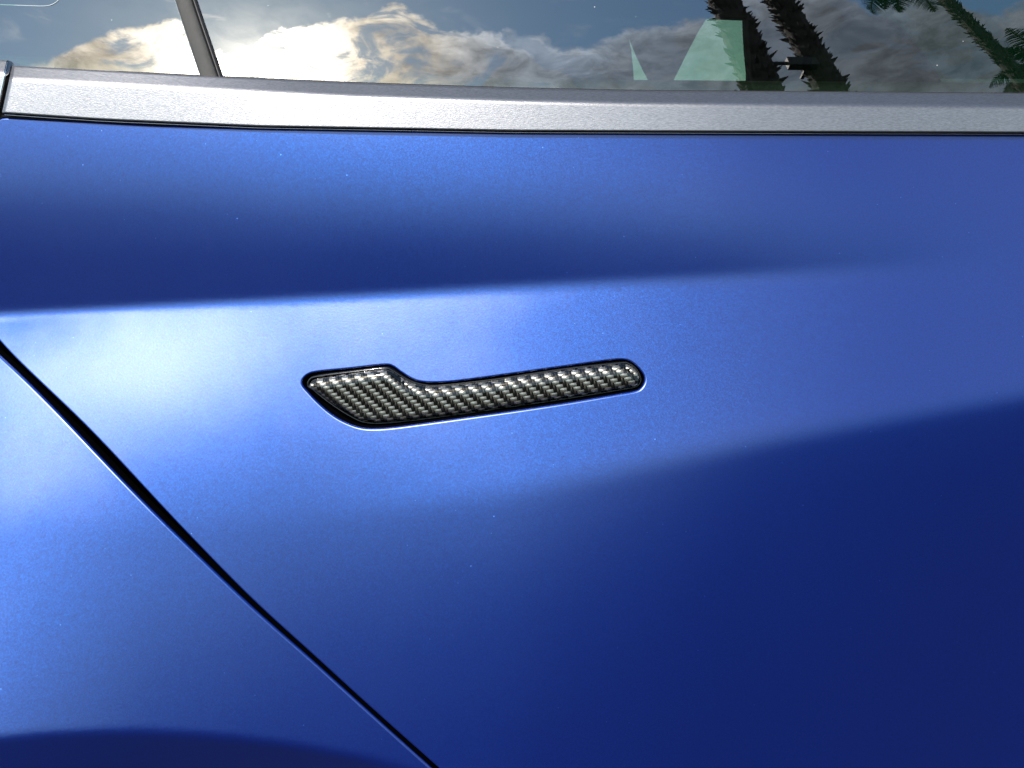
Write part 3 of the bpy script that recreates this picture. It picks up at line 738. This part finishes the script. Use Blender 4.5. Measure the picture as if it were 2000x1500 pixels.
# ------------------------------------------------------------------ cabin seen through the glass
YF = 1.60
def far(px, py, yf=YF):
    d = ray(px, py); t = (yf - CAM[1]) / d[..., 1]; return np.array([d[..., 0] * t, CAM[2] + d[..., 2] * t]).T
quadA = far(np.array([1314., 1345, 1366, 1386, 1461, 1462, 1464, 1468, 1468, 1314]), np.array([160., 98, 58, 27, 30, 60, 95, 135, 215, 215]))
triB = far(np.array([1211., 1225, 1233, 1237, 1240, 1300, 1277, 1260, 1247, 1232, 1214]), np.array([28., 62, 98, 140, 215, 215, 158, 126, 98, 62, 28]))
frontC = far(np.array([1690., 1700, 2500, 2500, 1690]), np.array([-12., -25, -40, 215, 215]))
def wall_with_holes(name, rect, holes, y, th, m, parent):
    loops = [np.array(rect)] + holes; V = []; E = []
    for lp in loops:
        o = len(V); V += [Vector(map(float, p)) for p in lp]; E += [(o + i, o + (i + 1) % len(lp)) for i in range(len(lp))]
    vo, eo, fo, *_ = delaunay_2d_cdt(V, E, [], 1, 1e-6)
    P = np.array([[v_.x, v_.y] for v_ in vo]); Fc = np.array([f for f in fo if len(f) == 3]); cen = P[Fc].mean(1); ok = np.ones(len(Fc), bool)
    for hl in holes: ok &= ~inside(cen, hl)
    Fc = Fc[ok]; n = len(P)
    A = np.stack([P[:, 0], np.full(n, y), P[:, 1]], 1); V3 = np.vstack([A, A + [0, th, 0]])
    fs = [tuple(f) for f in Fc] + [tuple(f[::-1] + n) for f in Fc]
    o = 0
    for lp in loops:
        k = len(lp); ids = [int(np.argmin(np.hypot(*(P - q).T))) for q in lp]
        fs += [(ids[i], ids[(i + 1) % k], ids[(i + 1) % k] + n, ids[i] + n) for i in range(k)]
    return recalc(mesh_obj(name, V3, fs, m, parent, smooth=False))
far_side = wall_with_holes('far_side', [(-1.2, 0.3), (2.4, 0.3), (2.4, 1.62), (-1.2, 1.62)], [quadA, triB, frontC], YF, 0.05, M_CABIN, car)
def slab(name, poly, y, th, m, parent):
    n = len(poly); A = np.stack([poly[:, 0], np.full(n, y), poly[:, 1]], 1); V = np.vstack([A, A + [0, th, 0]])
    fs = [tuple(range(n)), tuple(range(2 * n - 1, n - 1, -1))] + [(i, (i + 1) % n, (i + 1) % n + n, i + n) for i in range(n)]
    return recalc(mesh_obj(name, V, fs, m, parent, smooth=False))
slab('far_rear_window', quadA, YF + 0.02, 0.004, M_GLASSC, far_side); slab('far_quarter_window', triB, YF + 0.02, 0.004, M_GLASSC, far_side)
slab('far_front_window', frontC, YF + 0.02, 0.004, M_GLASSF, far_side)
seat_px = [(1560, 240), (1575, 120), (1600, 70), (1640, 35), (1690, 18), (1735, 28), (1775, 55), (1815, 105), (1850, 160), (1885, 240)]
sp = far(np.array([p[0] for p in seat_px], float), np.array([p[1] for p in seat_px], float), 0.95)
sp = catmull(sp, 0.02, False)
seat = slab('front_seat', sp, 0.95, 0.16, M_SEAT, car)
bm = bmesh.new(); bm.from_mesh(seat.data); bmesh.ops.bevel(bm, geom=[e for e in bm.edges if abs(e.verts[0].co.y - e.verts[1].co.y) < 1e-6], offset=0.02, segments=3, profile=0.5, affect='EDGES'); bm.to_mesh(seat.data); bm.free()
boxes('roof', [((0.5, 0.93, 1.615), (3.6, 1.45, 0.03))], M_CABIN, car)
boxes('cabin_floor', [((0.5, 0.85, 0.31), (3.6, 1.6, 0.03))], M_CABIN, car)
boxes('rear_bulkhead', [((-1.18, 0.9, 0.95), (0.04, 1.5, 1.3))], M_CABIN, car)
boxes('dashboard', [((2.35, 0.9, 0.95), (0.04, 1.5, 1.3))], M_CABIN, car)
xr = np.linspace(-0.75, 0.95, 20)
loft('roof_rail', np.array([np.stack([xr, f_glass(xr, np.full(20, ZT)) - 0.004, np.full(20, ZT - .01)], 1), np.stack([xr, f_glass(xr, np.full(20, ZT)) + 0.05, np.full(20, 1.58)], 1), np.stack([xr, f_glass(xr, np.full(20, ZT)) + 0.12, np.full(20, 1.632)], 1)]), M_PAINT, car)
# inner door sill below the glass
pi_ = np.linspace(-700, 2560, 60)
rows = [hit(pi_, np.interp(pi_, *TT) + o_, lambda x, z: f_glass(x, z) + 0.03 + a_) for o_, a_ in ((12, 0.0), (-11, 0.0), (-19, 0.030), (-20.5, 0.050), (-21, 0.09), (40, 0.10))]
recalc(loft('inner_sill', np.array(rows), simple('inner_sill_vinyl', (0.012, 0.013, 0.014), 0.5, bump=0.0003, bscale=900), car))

# ------------------------------------------------------------------ palms and lamp opposite the car (seen mirrored in the glass)
def palm_frond(name, parent, base, yaw, pitch, length, droop):
    V = []; Fs = []; n = 44
    pos = Vector(base); pts = []
    for k in range(n + 1):
        s = k / n; a = pitch - droop * s ** 1.3
        d = Vector((math.cos(a) * math.cos(yaw), math.cos(a) * math.sin(yaw), math.sin(a)))
        pts.append((pos.copy(), d)); pos = pos + d * (length / n)
    side = Vector((-math.sin(yaw), math.cos(yaw), 0))
    for k in range(3, n):
        p, d = pts[k]; s = k / n; ll = 0.62 * length * 0.42 * math.sin(math.pi * min(1, (s + 0.08) * 0.92)) + 0.06
        for sg in (1, -1):
            dd = (side * sg + d * random.uniform(0.35, 0.6) + Vector((0, 0, random.uniform(-0.5, -0.15)))).normalized()
            wv = d * 0.026; o = len(V)
            mid = p + dd * ll * 0.5 + Vector((0, 0, 0.02)); tip = p + dd * ll + Vector((0, 0, -0.12 * ll))
            V += [p - wv, p + wv, mid + wv * 0.9, mid - wv * 0.9, tip]; Fs += [(o, o + 1, o + 2, o + 3), (o + 3, o + 2, o + 4)]
    fr = mesh_obj(name, V, Fs, M_FROND, parent, smooth=False)
    V = []; rows = []
    for p, d in pts:
        s_ = 0.028; rows.append([p + side * s_, p + Vector((0, 0, s_ * 0.8)), p - side * s_, p - Vector((0, 0, s_ * 0.6))])
    Vf = [tuple(v_) for r_ in rows for v_ in r_]
    st_ = mesh_obj('stalk', Vf, grid_faces(len(rows), 4, close=True), M_STEM, fr)
    return fr
def palm(x, y, h, r0, r1, label, nf=26, seed=1, bend=(0, 0)):
    random.seed(seed)
    t = empty('palm_tree', (x, y, 0)); tag(t, label, 'palm tree', 'palm trees opposite the car')
    V = []; Fs = []; nr = int(h / 0.16); ns = 14
    def cx(z_): return x + bend[0] * (z_ / h) ** 2, y + bend[1] * (z_ / h) ** 2
    for k in range(nr + 1):
        z_ = h * k / nr; rr = (r0 + (r1 - r0) * k / nr) * random.uniform(0.92, 1.06); c = cx(z_)
        for a in range(ns): V.append((c[0] + rr * math.cos(a * 2 * math.pi / ns), c[1] + rr * math.sin(a * 2 * math.pi / ns), z_))
    Fs = grid_faces(nr + 1, ns, close=True)
    # old leaf bases left standing on the bark
    for k in range(int(h / 0.0075)):
        z_ = random.uniform(h * 0.25, h); a = random.uniform(0, 2 * math.pi); rr = r0 + (r1 - r0) * z_ / h; c = cx(z_)
        ln = (0.015 + 0.13 * random.random() ** 3.5) * (0.75 + r0); wd_ = random.uniform(0.008, 0.034)
        ca, sa = math.cos(a), math.sin(a); o = len(V); b = Vector((c[0] + ca * rr * 0.92, c[1] + sa * rr * 0.92, z_)); sdv = Vector((-sa, ca, 0)) * wd_
        tip = b + Vector((ca * ln, sa * ln, random.uniform(-0.02, 0.16)))
        V += [tuple(b - sdv), tuple(b + sdv), tuple(tip + sdv * .35), tuple(tip - sdv * .35), tuple(b - sdv - Vector((0, 0, .09))), tuple(b + sdv - Vector((0, 0, .09)))]
        Fs += [(o, o + 1, o + 2, o + 3), (o + 4, o + 3, o + 2, o + 5), (o, o + 3, o + 4), (o + 1, o + 5, o + 2)]
    mesh_obj('trunk', V, Fs, M_TRUNK, t, smooth=False)
    c = cx(h)
    for k in range(nf):
        yaw = k * 2.399 + random.uniform(-.2, .2); lay = k / nf
        palm_frond('frond', t, (c[0], c[1], h - 0.1 + 0.2 * lay), yaw, R(random.uniform(-25, 0) + 80 * lay), random.uniform(2.2, 2.9), R(random.uniform(60, 95)))
    return t
def place(pxl, pxr, py, width):
    (p, a), (_, b) = reflect(np.array(float(pxl)), np.array(float(py))), reflect(np.array(float(pxr)), np.array(float(py)))
    az1, az2 = math.atan2(a[0], -a[1]), math.atan2(b[0], -b[1]); az_m = (az1 + az2) / 2
    el_m = math.asin((a[2] + b[2]) / 2); Lh = width / abs(az2 - az1)
    return p[0] + Lh * math.sin(az_m), p[1] - Lh * math.cos(az_m), p[2] + Lh * math.tan(el_m), Lh
PALMS = [(1418, 1496, 90, 0.46, 5.5, 'thick shaggy palm mirrored beside the pale green side window'),
         (1550, 1618, 100, 0.44, 5.0, 'shaggy palm carrying the dark lamp, mirrored in mid window'),
         (1915, 1957, 90, 0.36, 3.6, 'slim palm with its leafy head in view, mirrored near front of window')]
pp = []
for k, (a, b, c, wdth, extra, lab) in enumerate(PALMS):
    x, y, z, L = place(a, b, c, wdth); print('PALM', k, round(x, 2), round(y, 2), round(z, 2), round(L, 2)); pp.append((x, y, z, L))
    _, rt = reflect(np.array(1890.0 if k == 2 else (a + b) / 2), np.array(-6.0)); ztop = z + L * (math.tan(math.asin(rt[2])) - math.tan(math.asin(reflect(np.array((a + b) / 2.), np.array(float(c)))[1][2])))
    palm(x, y, ztop + extra, wdth * 0.58, wdth * 0.45, lab, nf=24 if k < 2 else 30, seed=11 + k)
x, y, z, L = place(2040, 2064, 120, 0.34); print('PALM 3', x, y, z, L)
palm(x, y, z, 0.2, 0.16, 'distant palm whose drooping leaves show at the front edge of the window', nf=28, seed=31)
# lamp on a bracket of the second palm
x2, y2, z2, L2 = pp[1]
_, ra = reflect(np.array(1566.0), np.array(124.0)); azl = math.atan2(ra[0], -ra[1]); Lq = L2 - 0.35
pl_ = reflect(np.array(1566.0), np.array(124.0))[0]
lx, ly, lz = pl_[0] + Lq * math.sin(azl), pl_[1] - Lq * math.cos(azl), pl_[2] + Lq * math.tan(math.asin(ra[2]))
lamp = empty('flood_lamp', (lx, ly, lz)); tag(lamp, 'small black box lamp fixed on the trunk of the second palm', 'lamp')
boxes('lamp_housing', [((lx, ly, lz), (0.42, 0.16, 0.26))], M_LAMPB, lamp, bevel=0.015)
boxes('arm', [((lx - 0.36, ly, lz), (0.34, 0.05, 0.06)), ((lx + 0.1, ly - 0.22, lz), (0.05, 0.36, 0.05))], M_LAMPB, lamp)
